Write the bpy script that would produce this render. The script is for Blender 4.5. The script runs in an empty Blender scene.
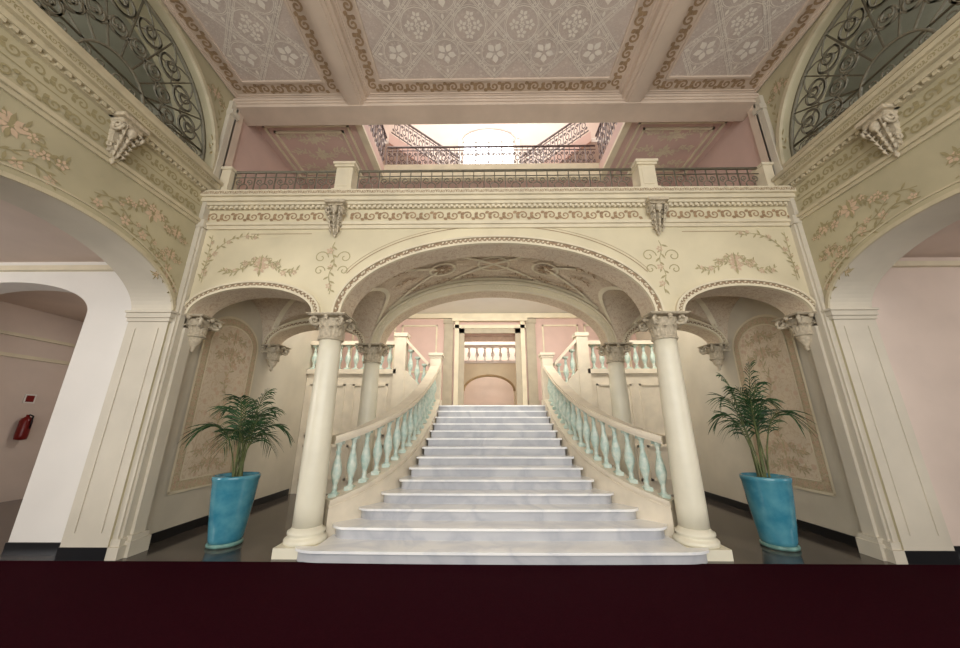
import bpy, math, random
from math import sin, cos, pi, sqrt, atan2, radians
random.seed(7)
sc = bpy.context.scene
# ------------------------------------------------------------------ materials
def lin(c):
    return tuple(((x/255)/12.92 if x/255 <= 0.04045 else ((x/255+0.055)/1.055)**2.4) for x in c)+(1,)
def mat(name, c, rough=0.6, var=0.06, scale=3.0, bump=0.0, metal=0.0, spec=0.4, c2=None, coat=0.0):
    m = bpy.data.materials.new(name); m.use_nodes = True
    nt = m.node_tree; b = nt.nodes['Principled BSDF']
    tc = nt.nodes.new('ShaderNodeTexCoord'); nz = nt.nodes.new('ShaderNodeTexNoise')
    nz.inputs['Scale'].default_value = scale; nz.inputs['Detail'].default_value = 5
    nt.links.new(tc.outputs['Object'], nz.inputs['Vector'])
    r = nt.nodes.new('ShaderNodeValToRGB')
    l = lin(c)
    if c2: a = lin(c2)
    else: a = tuple(max(0, x*(1-var*2.2)) for x in l[:3])+(1,)
    r.color_ramp.elements[0].position = 0.33; r.color_ramp.elements[1].position = 0.67
    r.color_ramp.elements[0].color = a; r.color_ramp.elements[1].color = l
    nt.links.new(nz.outputs['Fac'], r.inputs['Fac']); nt.links.new(r.outputs['Color'], b.inputs['Base Color'])
    b.inputs['Roughness'].default_value = rough; b.inputs['Metallic'].default_value = metal
    b.inputs['Specular IOR Level'].default_value = spec
    b.inputs['Coat Weight'].default_value = coat
    if bump:
        n2 = nt.nodes.new('ShaderNodeTexNoise'); n2.inputs['Scale'].default_value = scale*12
        nt.links.new(tc.outputs['Object'], n2.inputs['Vector'])
        bp = nt.nodes.new('ShaderNodeBump'); bp.inputs['Strength'].default_value = bump; bp.inputs['Distance'].default_value = 0.02
        nt.links.new(n2.outputs['Fac'], bp.inputs['Height']); nt.links.new(bp.outputs['Normal'], b.inputs['Normal'])
    return m
def marble(name, c, c2, rough=0.25, sc_=1.3):
    m = mat(name, c, rough, 0.03, 2.0); nt = m.node_tree; b = nt.nodes['Principled BSDF']
    tc = nt.nodes.new('ShaderNodeTexCoord')
    n = nt.nodes.new('ShaderNodeTexNoise'); n.inputs['Scale'].default_value = sc_; n.inputs['Detail'].default_value = 10
    n.inputs['Distortion'].default_value = 0.8
    nt.links.new(tc.outputs['Object'], n.inputs['Vector'])
    r = nt.nodes.new('ShaderNodeValToRGB'); e = r.color_ramp.elements
    e[0].position = 0.40; e[0].color = lin(c); e[1].position = 0.60; e[1].color = lin(c)
    k = r.color_ramp.elements.new(0.5); k.color = lin(c2)
    nt.links.new(n.outputs['Fac'], r.inputs['Fac']); nt.links.new(r.outputs['Color'], b.inputs['Base Color'])
    return m
def ornate(name, c, c2, c3, scale=9.0, rough=0.7):
    m = mat(name, c, rough, 0.05, 2.0); nt = m.node_tree; b = nt.nodes['Principled BSDF']
    base = b.inputs['Base Color'].links[0].from_socket
    tc = nt.nodes.new('ShaderNodeTexCoord')
    v = nt.nodes.new('ShaderNodeTexVoronoi'); v.inputs['Scale'].default_value = scale
    nt.links.new(tc.outputs['Object'], v.inputs['Vector'])
    r = nt.nodes.new('ShaderNodeValToRGB'); e = r.color_ramp.elements
    e[0].position = 0.20; e[0].color = (1,1,1,1); e[1].position = 0.30; e[1].color = (0,0,0,1)
    nt.links.new(v.outputs['Distance'], r.inputs['Fac'])
    n = nt.nodes.new('ShaderNodeTexNoise'); n.inputs['Scale'].default_value = scale*0.8; n.inputs['Distortion'].default_value = 2.5
    nt.links.new(tc.outputs['Object'], n.inputs['Vector'])
    r2 = nt.nodes.new('ShaderNodeValToRGB'); e = r2.color_ramp.elements
    e[0].position = 0.46; e[0].color = (0,0,0,1); e[1].position = 0.54; e[1].color = (0,0,0,1)
    k = e.new(0.5); k.color = (1,1,1,1)
    nt.links.new(n.outputs['Fac'], r2.inputs['Fac'])
    m1 = nt.nodes.new('ShaderNodeMixRGB'); m1.inputs['Color2'].default_value = lin(c2)
    nt.links.new(r2.outputs['Color'], m1.inputs['Fac']); nt.links.new(base, m1.inputs['Color1'])
    m2 = nt.nodes.new('ShaderNodeMixRGB'); m2.inputs['Color2'].default_value = lin(c3)
    nt.links.new(r.outputs['Color'], m2.inputs['Fac']); nt.links.new(m1.outputs['Color'], m2.inputs['Color1'])
    nt.links.new(m2.outputs['Color'], b.inputs['Base Color'])
    return m
def emis(name, c, s):
    m = bpy.data.materials.new(name); m.use_nodes = True
    nt = m.node_tree; b = nt.nodes['Principled BSDF']
    b.inputs['Base Color'].default_value = lin(c); b.inputs['Emission Color'].default_value = lin(c); b.inputs['Emission Strength'].default_value = s
    return m

M_cream = mat('cream_plaster', (223,211,178), 0.6, 0.07, 1.2)
M_green = mat('aged_cream_plaster', (192,182,150), 0.65, 0.10, 1.0)
M_shadetrim = mat('shaded_cream_trim', (202,190,160), 0.6, 0.08, 4)  # darker trim cream: shade on the side-wall mouldings is put into the colour
M_jamb = mat('pier_plaster', (208,199,180), 0.6, 0.06, 1.5)
M_white = mat('white_plaster', (232,227,218), 0.7, 0.03, 1.0)
M_pink = mat('pink_plaster', (210,180,168), 0.7, 0.05, 1.5)
M_pinkw = mat('pale_pink_plaster', (220,202,188), 0.7, 0.04, 1.5)
M_trim = mat('trim_cream', (224,212,184), 0.5, 0.06, 3)
M_beam = mat('beam_rose_cream', (214,195,176), 0.55, 0.06, 2)
M_mauve = ornate('ceiling_mauve', (202,186,174), (214,202,190), (212,200,188), 12)
M_lace = mat('lace_paint', (240,231,217), 0.6, 0.03, 6)
M_tan = mat('tan_paint', (168,140,108), 0.6, 0.12, 10)
M_olive = mat('olive_paint', (178,166,126), 0.7, 0.08, 14)
M_rose = mat('rose_paint', (208,182,154), 0.7, 0.05, 14)
M_gild = mat('antique_gilt', (166,140,110), 0.55, 0.2, 30, bump=0.3)
M_col = mat('column_stucco', (232,225,202), 0.35, 0.04, 3)
M_capit = mat('capital_stucco', (206,192,166), 0.55, 0.14, 25, bump=0.3)
M_vault = ornate('vault_painted', (218,202,178), (186,160,134), (200,178,154), 9)
M_vrib = mat('vault_rib_paint', (232,222,196), 0.6, 0.05, 5)
M_panel = ornate('panel_painted', (220,204,180), (200,178,148), (206,180,156), 6)
M_panelb = ornate('panel_border_floral', (204,188,158), (172,158,122), (200,166,144), 14)
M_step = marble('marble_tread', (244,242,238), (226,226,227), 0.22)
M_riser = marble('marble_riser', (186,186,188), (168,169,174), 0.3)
M_bal = mat('baluster_celadon', (168,192,180), 0.4, 0.08, 14, c2=(210,216,202))
M_stair = mat('stair_stone', (224,212,190), 0.4, 0.06, 4)
M_iron = mat('wrought_iron', (122,108,104), 0.5, 0.1, 20, metal=0.1)
M_irong = mat('wrought_iron_patina', (136,130,112), 0.5, 0.1, 20, metal=0.2)
M_ironl = mat('wrought_iron_dusty', (126,120,102), 0.6, 0.1, 20, metal=0.1)
M_floor = marble('dark_floor_stone', (84,75,68), (60,54,51), 0.12)
M_carpet = mat('maroon_carpet', (52,11,22), 0.98, 0.12, 60, bump=0.6, spec=0.03)
M_black = mat('black_skirting', (24,24,26), 0.35, 0.1, 8)
M_teal = mat('teal_glaze', (54,124,146), 0.18, 0.2, 5, c2=(90,152,166), coat=0.5)
M_tealrim = mat('teal_glaze_rim', (120,160,150), 0.3, 0.2, 9)
M_soil = mat('soil', (50,38,28), 0.95, 0.3, 30, bump=0.8)
M_leaf = mat('palm_leaf', (58,92,54), 0.4, 0.2, 6, c2=(34,60,36))
M_stem = mat('palm_stem', (104,112,66), 0.5, 0.2, 10)
M_brown = mat('brown_wood', (150,122,98), 0.5, 0.1, 10)
M_gold = mat('ochre_plaster', (200,176,132), 0.6, 0.1, 5)
M_red = mat('red_enamel', (120,24,20), 0.3, 0.05, 5)
M_sky = emis('daylight_glass', (240,244,255), 5.0)
M_dim = mat('upper_gallery_paint', (160,157,140), 0.8, 0.08, 2)
M_grey = mat('grey_beige_stone',(180,168,146),.6,.06,4)

# ------------------------------------------------------------------ mesh builder
KK=[0]
def lay(fn,n):
    """paint layer: every successive brush stroke sits a hair above the previous one"""
    def f(u,v):
        p=fn(u,v); k=(KK[0]%240)*2.5e-5
        return (p[0]+n[0]*k,p[1]+n[1]*k,p[2]+n[2]*k)
    return f
class MB:
    def __init__(s): s.v=[]; s.f=[]; s.m=[]; s.s=[]
    def add(s, vs, fs, m=0, sm=False):
        KK[0]+=1
        o=len(s.v); s.v += [tuple(v) for v in vs]
        for f in fs:
            s.f.append([i+o for i in f]); s.m.append(m); s.s.append(sm)
    def box(s,x0,x1,y0,y1,z0,z1,m=0):
        if x0>x1:x0,x1=x1,x0
        if y0>y1:y0,y1=y1,y0
        s.add([(x0,y0,z0),(x1,y0,z0),(x1,y1,z0),(x0,y1,z0),(x0,y0,z1),(x1,y0,z1),(x1,y1,z1),(x0,y1,z1)],
              [(0,3,2,1),(4,5,6,7),(0,1,5,4),(1,2,6,5),(2,3,7,6),(3,0,4,7)],m)
    def lathe(s,prof,cx,cy,cz=0,n=20,m=0,sm=True):
        vs=[];fs=[]
        for r,z in prof:
            for i in range(n):
                a=2*pi*i/n; vs.append((cx+r*cos(a),cy+r*sin(a),cz+z))
        for j in range(len(prof)-1):
            for i in range(n):
                k=(i+1)%n; fs.append((j*n+i,j*n+k,(j+1)*n+k,(j+1)*n+i))
        fs.append(tuple(reversed(range(n)))); fs.append(tuple((len(prof)-1)*n+i for i in range(n)))
        s.add(vs,fs,m,sm)
    def tube(s,path,r,n=4,m=0,closed=False,sm=True):
        P=[tuple(p) for p in path]; N=len(P)
        if N<2: return
        vs=[];fs=[]
        for i,p in enumerate(P):
            a=P[(i-1)%N] if (closed or i>0) else P[i]; b=P[(i+1)%N] if (closed or i<N-1) else P[i]
            t=[b[k]-a[k] for k in range(3)]; L=sqrt(sum(q*q for q in t)) or 1; t=[q/L for q in t]
            up=(0,0,1) if abs(t[2])<0.9 else (0,1,0)
            if abs(t[0])<1e-4: up=(1,0,0)
            elif abs(t[1])<1e-4: up=(0,1,0)
            u=(t[1]*up[2]-t[2]*up[1], t[2]*up[0]-t[0]*up[2], t[0]*up[1]-t[1]*up[0])
            L=sqrt(sum(q*q for q in u)) or 1; u=[q/L for q in u]
            w=(t[1]*u[2]-t[2]*u[1], t[2]*u[0]-t[0]*u[2], t[0]*u[1]-t[1]*u[0])
            rr = r[i] if isinstance(r,(list,tuple)) else r
            for j in range(n):
                an=2*pi*(j+0.5)/n
                vs.append(tuple(p[k]+rr*(cos(an)*u[k]+sin(an)*w[k]) for k in range(3)))
        for i in range(N if closed else N-1):
            i2=(i+1)%N
            for j in range(n):
                j2=(j+1)%n; fs.append((i*n+j,i*n+j2,i2*n+j2,i2*n+j))
        if not closed:
            fs.append(tuple(range(n))); fs.append(tuple((N-1)*n+j for j in range(n)))
        s.add(vs,fs,m,sm)
    def ribbon(s,P,w,mp,m=0,closed=False):
        N=len(P); vs=[];fs=[]
        for i in range(N):
            a=P[(i-1)%N] if (closed or i>0) else P[i]; b=P[(i+1)%N] if (closed or i<N-1) else P[i]
            tx,ty=b[0]-a[0],b[1]-a[1]; L=sqrt(tx*tx+ty*ty) or 1
            nx,ny=-ty/L*w/2,tx/L*w/2
            vs.append(mp(P[i][0]+nx,P[i][1]+ny)); vs.append(mp(P[i][0]-nx,P[i][1]-ny))
        for i in range(N if closed else N-1):
            k=(i+1)%N; fs.append((2*i,2*i+1,2*k+1,2*k))
        s.add(vs,fs,m)
    def poly(s,P,mp,m=0): s.add([mp(*p) for p in P],[tuple(range(len(P)))],m)
    def leaf(s,x,y,L,a,w,mp,m=0):
        c,d=cos(a),sin(a)
        pts=[(0,0),(.3,.42),(.6,.5),(1,0),(.6,-.5),(.3,-.42)]
        s.poly([(x+L*p*c-w*q*d, y+L*p*d+w*q*c) for p,q in pts],mp,m)
    def flower(s,x,y,r,mp,m=0,n=6,m2=None,rot=0):
        for i in range(n): s.leaf(x+.15*r*cos(rot+2*pi*i/n),y+.15*r*sin(rot+2*pi*i/n),r*.85,rot+2*pi*i/n,r*2.4/n+.1*r,mp,m)
        if m2 is not None: s.poly([(x+.2*r*cos(2*pi*i/8),y+.2*r*sin(2*pi*i/8)) for i in range(8)],lambda u,v:mp(u,v),m2)
    def circle(s,x,y,r,w,mp,m=0,n=20): s.ribbon([(x+r*cos(2*pi*i/n),y+r*sin(2*pi*i/n)) for i in range(n)],w,mp,m,True)
    def aw(s,S,mp,m=0,mb=None,mt=None):
        if mb is None: mb=m
        for (u0,b0,t0),(u1,b1,t1) in zip(S,S[1:]):
            if abs(u0-u1)>1e-6:
                s.add([mp(u0,0,b0),mp(u1,0,b1),mp(u1,0,t1),mp(u0,0,t0)],[(0,1,2,3)],m)
                s.add([mp(u0,1,b0),mp(u1,1,b1),mp(u1,1,t1),mp(u0,1,t0)],[(3,2,1,0)],m)
                s.add([mp(u0,0,t0),mp(u1,0,t1),mp(u1,1,t1),mp(u0,1,t0)],[(0,1,2,3)],m)
            s.add([mp(u0,0,b0),mp(u1,0,b1),mp(u1,1,b1),mp(u0,1,b0)],[(3,2,1,0)],mb)
        for (u,b,t) in (S[0],S[-1]):
            s.add([mp(u,0,b),mp(u,1,b),mp(u,1,t),mp(u,0,t)],[(0,1,2,3)],m)
    def obj(s,name,mats,parent=None,bev=0):
        me=bpy.data.meshes.new(name); me.from_pydata(s.v,[],s.f)
        for mm in mats: me.materials.append(mm)
        me.polygons.foreach_set('material_index',s.m); me.polygons.foreach_set('use_smooth',s.s); me.update()
        o=bpy.data.objects.new(name,me); sc.collection.objects.link(o)
        if parent: o.parent=parent
        if bev:
            b=o.modifiers.new('bev','BEVEL'); b.width=bev; b.segments=2; b.limit_method='ANGLE'
        return o
def empty(name,loc=(0,0,0)):
    e=bpy.data.objects.new(name,None); e.location=loc; sc.collection.objects.link(e); return e
def arc(c,a,zs,h,n=40,sq=1.0):
    return [(c-a*cos(pi*i/n), zs+h*sin(pi*i/n)) for i in range(n+1)]
def spiral(x,y,r,a0,turns,d=1,n=18,k=0.85):
    return [(x+r*(1-k*i/n)*cos(a0+d*2*pi*turns*i/n), y+r*(1-k*i/n)*sin(a0+d*2*pi*turns*i/n)) for i in range(n+1)]
def scroll_band(mb,u0,u1,vc,h,mp,m=0,w=None,along='u',fat=1.0):
    L=u1-u0; k=max(1,round(L/(h*1.15))); p=L/k; w=w or h*.10; r=h*.40
    f=(lambda u,v:mp(u,v)) if along=='u' else (lambda u,v:mp(v,u))
    for i in range(k):
        c=u0+(i+.5)*p; sgn=1 if i%2 else -1
        mb.ribbon(spiral(c,vc,r,pi,1.25,sgn,14),w,f,m)
        mb.leaf(c-p*.5,vc,p*.36,sgn*.9,h*.22*fat,f,m); mb.leaf(c-p*.5,vc,p*.36,-sgn*.9,h*.22*fat,f,m)
        mb.leaf(c+r*.7,vc+sgn*r*.5,p*.34,sgn*.5,h*.2*fat,f,m)
def garland(mb,P,mp,ms,md,mf,sz=.06,den=1.0,w=None):
    mb.ribbon(P,w or sz*.12,mp,ms)
    for i in range(1,len(P)-1):
        x,y=P[i]; a=atan2(P[i+1][1]-P[i-1][1],P[i+1][0]-P[i-1][0])
        sg=1 if i%2 else -1
        mb.leaf(x,y,sz*random.uniform(.8,1.3),a+sg*random.uniform(.5,1.1),sz*.32,mp,md)
        if i%4==2: mb.flower(x+sg*sz*.3*-sin(a),y+sg*sz*.3*cos(a),sz*random.uniform(.45,.7),mp,mf,5,None,random.random())
def spray(mb,cx,cy,w,h,mp,ms=0,md=1,mf=2,sz=.05):
    for sg in (-1,1):
        P=[(cx+sg*w*t/16, cy+h*.5*sin(t/16*pi*2.0)*(1-t/24)) for t in range(17)]
        garland(mb,P,mp,ms,md,mf,sz)
        mb.ribbon(spiral(cx+sg*w*.45,cy+h*.25,h*.3,pi if sg>0 else 0,1.1,sg,12),sz*.13,mp,ms)
        mb.ribbon(spiral(cx+sg*w*.8,cy-h*.2,h*.25,pi if sg>0 else 0,1.1,-sg,12),sz*.13,mp,ms)
    mb.flower(cx,cy+h*.1,sz*1.3,mp,mf,7,md); mb.leaf(cx,cy,h*.8,pi/2,sz*.5,mp,md); mb.leaf(cx,cy,h*.6,-pi/2,sz*.5,mp,md)

# ------------------------------------------------------------------ dimensions
WX=4.85; YA=4.88; YA2=5.28; YB=6.9; YB2=7.28; ZS=3.2; CX=2.56; ZC=7.5
MA=2.36; SA=.945; SC=3.74
# ------------------------------------------------------------------ floor & carpet
b=MB(); b.box(-11,11,-3.4,15,-.1,0); b.obj('floor',[M_floor])
b=MB(); b.box(-WX,WX,-3.1,4.70,0.0,.012)
for sg in (-1,1):
    b.box(sg*WX,sg*5.45,1.76,4.70,0,.012); b.box(sg*WX,sg*5.45,-1.74,1.24,0,.012); b.box(sg*5.45,sg*10.45,-3.1,4.70,0,.012)
b.obj('carpet',[M_carpet])

# ------------------------------------------------------------------ arcades
def arcade(name,y0,y1,ztop,mats):
    S=[(-WX,ZS,ztop)]
    S+=[(u,z,ztop) for u,z in arc(-SC,SA,ZS,.42,28)]
    S+=[(u,z,ztop) for u,z in arc(0,MA,ZS,1.17,56)]
    S+=[(u,z,ztop) for u,z in arc(SC,SA,ZS,.42,28)]
    S+=[(WX,ZS,ztop)]
    w=MB(); w.aw(S,lambda u,d,z:(u,y0+(y1-y0)*d,z),0,1)
    return w.obj(name,mats)
wA=arcade('wall_arcade_front',YA,YA2,5.2,[M_cream,M_vault])
wB=arcade('wall_arcade_rear',YB,YB2,5.195,[M_cream,M_vault])
def archivolt(parent,y,c,a,h,prof_w,name,mats,sgn=-1,big=False):
    w=MB(); P=arc(c,a,ZS,h,64)
    def off(o): 
        R=[]
        for i,(u,z) in enumerate(P):
            a_=P[max(0,i-1)]; b_=P[min(len(P)-1,i+1)]
            tx,tz=b_[0]-a_[0],b_[1]-a_[1]; L=sqrt(tx*tx+tz*tz); R.append((u-tz/L*o, z+tx/L*o))
        return R
    for o0,o1,pr,m in ((0,.035,.05,0),(.035,prof_w-.03,.022,1),(prof_w-.03,prof_w,.05,0)):
        A=off(o0);B=off(o1)
        for i in range(len(P)-1):
            q=[A[i],A[i+1],B[i+1],B[i]]
            vs=[(u,y,z) for u,z in q]+[(u,y+sgn*pr,z) for u,z in q]
            w.add(vs,[(4,5,6,7),(0,1,5,4),(2,3,7,6)],m)
    C=off(prof_w*.5); f=lay(lambda p,q:(p,y+sgn*.026,q),(0,sgn,0))
    for i in range(len(C)-1):
        (u0,z0),(u1,z1)=C[i],C[i+1]; L=sqrt((u1-u0)**2+(z1-z0)**2); k=max(1,round(L/.045))
        for j in range(k):
            t=j/k; u=u0+(u1-u0)*t; z=z0+(z1-z0)*t; an=atan2(z1-z0,u1-u0)
            w.leaf(u,z,.055,an+(.8 if (i*7+j)%2 else -.8),.028,f,2)
    return w.obj(name,mats,parent)
for par,y,pw in ((wA,YA,.14),(wB,YB,.19)):
    archivolt(par,y,0,MA,1.17,pw,'archivolt_main',[M_trim,M_gild if par is wA else M_cream,M_trim])
    archivolt(par,y,-SC,SA,.42,.12,'archivolt_side',[M_trim,M_gild,M_trim])
    archivolt(par,y,SC,SA,.42,.12,'archivolt_side',[M_trim,M_gild,M_trim])
b=MB(); mp=lay(lambda u,v:(u,YA-.004,v),(0,-1,0))
for sg in (-1,1):
    spray(b,sg*SC,3.95,.62,.22,mp,0,1,2,.085); spray(b,sg*SC,4.08,.3,.16,mp,0,1,2,.06)
    P=[(sg*(4.66-.55*(1-cos(t/14*pi/2))), 3.75+.78*sin(t/14*pi/2)) for t in range(15)]; garland(b,P,mp,0,1,2,.085)
    P=[(sg*(4.10-.03*t), 4.53+.02*sin(t)) for t in range(9)]; garland(b,P,mp,0,1,2,.06)
    P=[(sg*4.62,3.72+.07*t) for t in range(13)]; garland(b,P,mp,0,1,2,.07)
    P=[(sg*(2.60+.03*sin(t)),4.42-.075*t) for t in range(13)]; garland(b,P,mp,0,1,2,.10)
    for zz,rr in ((4.15,.12),(3.92,.09)):
        b.ribbon(spiral(sg*2.6-.19,zz,rr,0,1.2,1),.016,mp,0); b.ribbon(spiral(sg*2.6+.19,zz,rr,pi,1.2,-1),.016,mp,0)
    b.ribbon([(sg*3.0,4.58),(sg*4.0,4.58)],.010,mp,3)
b.ribbon([(u*1.12,ZS+.1+(z-ZS)*1.2) for u,z in arc(0,2.3,ZS,1.17,60)][8:-8],.012,mp,3)
b.ribbon([(u*1.135,ZS+.12+(z-ZS)*1.22) for u,z in arc(0,2.3,ZS,1.17,60)][8:-8],.006,mp,3)
b.obj('painted_ornament',[M_olive,M_olive,M_rose,M_tan],wA)

b=MB()
b.box(-WX,WX,YA-.03,YA,4.66,4.72); b.box(-WX,WX,YA-.06,YA,4.72,4.77)
b.box(-WX,WX,YA-.04,YA,5.03,5.08); b.box(-WX,WX,YA-.09,YA,5.08,5.13); b.box(-WX,WX,YA-.13,YA2,5.13,5.2); b.box(-WX,WX,YA-.17,YA2,5.2,5.31)
u=-WX+.03
while u<WX-.05:
    b.box(u,u+.045,YA-.075,YA-.03,5.03,5.075,0); u+=.085
t1=b.obj('trim_1',[M_trim])
b=MB(); fz=lay(lambda u,v:(u,YA-.005,v),(0,-1,0))
for (u0,u1) in ((-2.4,2.4),(-WX+.05,-2.8),(2.8,WX-.05)): scroll_band(b,u0,u1,4.90,.20,fz,0,.022,fat=1.3)
scroll_band(b,-WX,WX,5.255,.07,lay(lambda u,v:(u,YA-.174,v),(0,-1,0)))
b.obj('frieze_scrolls',[M_tan],t1)
b=MB(); b.box(-WX,WX,YA2,9.5,5.21,5.3); b.obj('gallery_floor',[M_white])

# ------------------------------------------------------------------ vault
def vz(x,y):
    a=abs(x)
    if a<=CX+.06: z=ZS+1.42*sqrt(max(0,1-(x/2.56)**2))
    else: z=ZS+.58*sqrt(max(0,1-((a-SC)/1.03)**2))
    c=ZS+.80*sqrt(max(0,1-((y-6.09)/.80)**2))
    return max(z,c)
b=MB(); NX,NY=260,60
vs=[];fs=[]
for i in range(NX+1):
    for j in range(NY+1):
        x=-WX+2*WX*i/NX; y=YA2+(YB-YA2)*j/NY; vs.append((x,y,vz(x,y)+.02))
for i in range(NX):
    for j in range(NY):
        a=i*(NY+1)+j; fs.append((a,a+1,a+NY+2,a+NY+1))
b.add(vs,fs,0,True); vault=b.obj('ceiling_vault',[M_vault])
b=MB(); mp=lay(lambda u,v:(u,v,vz(u,v)-.004),(0,0,-1))
def seg(p,q,n=14): return [(p[0]+(q[0]-p[0])*t/n,p[1]+(q[1]-p[1])*t/n) for t in range(n+1)]
for yy in (5.40,6.78):
    b.ribbon([( -2.2+4.4*t/70,yy) for t in range(71)],.12,mp,0)
# painted bands that follow the groins (crease between the two barrels)
for sg in (-1,1):
    for sy in (-1,1):
        G=[]
        for t in range(25):
            dy=.79*t/24
            c=.80*sqrt(max(0,1-(dy/.80)**2))
            q=1-(c/1.42)**2
            G.append((sg*2.56*sqrt(max(0,q)),6.09+sy*dy))
        b.ribbon([(x-sg*.05,y) for x,y in G if abs(x)<2.5],.07,mp,0)
        G2=[]
        for t in range(25):
            dy=.55+.24*t/24; c=.80*sqrt(max(0,1-(dy/.80)**2))
            if c<.57: G2.append((sg*(SC-1.03*sqrt(max(0,1-(c/.58)**2))),6.09+sy*dy)); 
        if len(G2)>2: b.ribbon([(x+sg*.04,y) for x,y in G2],.05,mp,0)
    for (p,q) in (((1.0,5.45),(0,6.09)),((1.0,6.72),(0,6.09)),((2.05,5.42),(1.0,6.09)),((2.05,6.76),(1.0,6.09))):
        b.ribbon(seg((sg*p[0],p[1]),(sg*q[0],q[1]),20),.07,mp,0)
    b.circle(sg*1.0,6.09,.24,.045,mp,0); b.flower(sg*1.0,6.09,.18,mp,1,8)
    for (p,q) in (((2.85,5.35),(3.74,6.09)),((4.62,5.35),(3.74,6.09)),((2.85,6.85),(3.74,6.09)),((4.62,6.85),(3.74,6.09))):
        b.ribbon(seg((sg*p[0],p[1]),(sg*q[0],q[1]),20),.08,mp,0)
    b.circle(sg*3.74,6.09,.18,.04,mp,0); b.flower(sg*3.74,6.09,.14,mp,1,8)
    for yy in (5.62,6.56):
        for xx in (.5,1.0,1.5): garland(b,[(sg*(xx-.2+.04*t),yy+.06*sin(t)) for t in range(11)],mp,1,1,2,.09)
    for yy in (5.7,6.09,6.5):
        garland(b,[(sg*(1.45+.05*t),yy+.04*sin(t)) for t in range(9)],mp,1,1,2,.09)
b.circle(0,6.09,.3,.04,mp,0); b.flower(0,6.09,.24,mp,2,10,1)
b.obj('vault_ribs',[M_vrib,M_tan,M_rose],vault)

# ------------------------------------------------------------------ columns
def leafcurl(mb,cx,cy,z0,h,r0,r1,an,w,m):
    pr=[(0,0),(.35,.02),(.7,.12),(.92,.45),(.98,.9),(.86,1.0)]
    vs=[]
    for t,o in pr:
        rr=r0+(r1-r0)*o; ww=w*(1-.45*t)
        for k in (-1,0,1):
            a=an+k*ww/rr/2; r_=rr+(0.012 if k==0 else 0)
            vs.append((cx+r_*cos(a),cy+r_*sin(a),z0+h*t))
    fs=[]
    for i in range(len(pr)-1):
        for k in range(2): fs.append((i*3+k,i*3+k+1,i*3+k+4,i*3+k+3))
    mb.add(vs,fs,m,False)
def capital(mb,cx,cy,z0,h,r,m):
    mb.lathe([(r,0),(r+.03,.01),(r+.03,.035),(r,.045),(r+.01,.1),(r+.03,h*.6),(r+.07,h*.85)],cx,cy,z0,24,m)
    for i in range(10): leafcurl(mb,cx,cy,z0+.045,h*.42,r+.005,r+.085,2*pi*i/10,.10,m)
    for i in range(10): leafcurl(mb,cx,cy,z0+.07,h*.66,r+.01,r+.12,2*pi*(i+.5)/10,.10,m)
    for i in range(4):
        a=pi/4+i*pi/2; ux,uy=cos(a),sin(a)
        P=[(cx+(r+.12+p)*ux,cy+(r+.12+p)*uy,z0+h*.76+q) for p,q in spiral(0,0,.082,pi,1.4,1,16)]
        mb.tube(P,.027,6,m)
        mb.tube([(cx+(r+.02)*ux,cy+(r+.02)*uy,z0+h*.5),(cx+(r+.05)*ux,cy+(r+.05)*uy,z0+h*.8)],.02,5,m)
        a=i*pi/2; mb.lathe([(.0,0),(.035,.02),(.035,.05),(.0,.07)],cx+(r+.10)*cos(a),cy+(r+.10)*sin(a),z0+h*.78,8,m)
    e=r+.115; mb.box(cx-e,cx+e,cy-e,cy+e,z0+h*.93,z0+h*.965,m); mb.box(cx-e-.02,cx+e+.02,cy-e-.02,cy+e+.02,z0+h*.965,z0+h,m)
def column(cx,cy,name='column'):
    mb=MB(); e=.27
    mb.box(cx-e,cx+e,cy-e,cy+e,0,.12,0)
    mb.lathe([(.26,.12),(.265,.14),(.265,.17),(.245,.19),(.225,.20),(.22,.22),(.235,.235),(.235,.26),(.20,.28),(.185,.31)],cx,cy,0,32,0)
    mb.lathe([(.185,.31)]+[(.185-.028*(t/10)**1.5,.31+(2.85-.31)*t/10) for t in range(1,11)],cx,cy,0,32,0)
    capital(mb,cx,cy,2.82,.38,.157,1)
    return mb.obj(name,[M_col,M_capit])
for y in (5.08,7.09):
    for sg in (-1,1): column(sg*CX,y)
for y in (5.08,7.09):
    for sg in (-1,1):
        mb=MB(); cx=sg*(WX-.17); capital(mb,cx,y,2.88,.32,.10,0)
        mb.lathe([(.01,2.66),(.035,2.69),(.02,2.72),(.07,2.79),(.10,2.88)],cx,y,0,16,0)
        mb.obj('wall_bracket',[M_capit])

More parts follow.
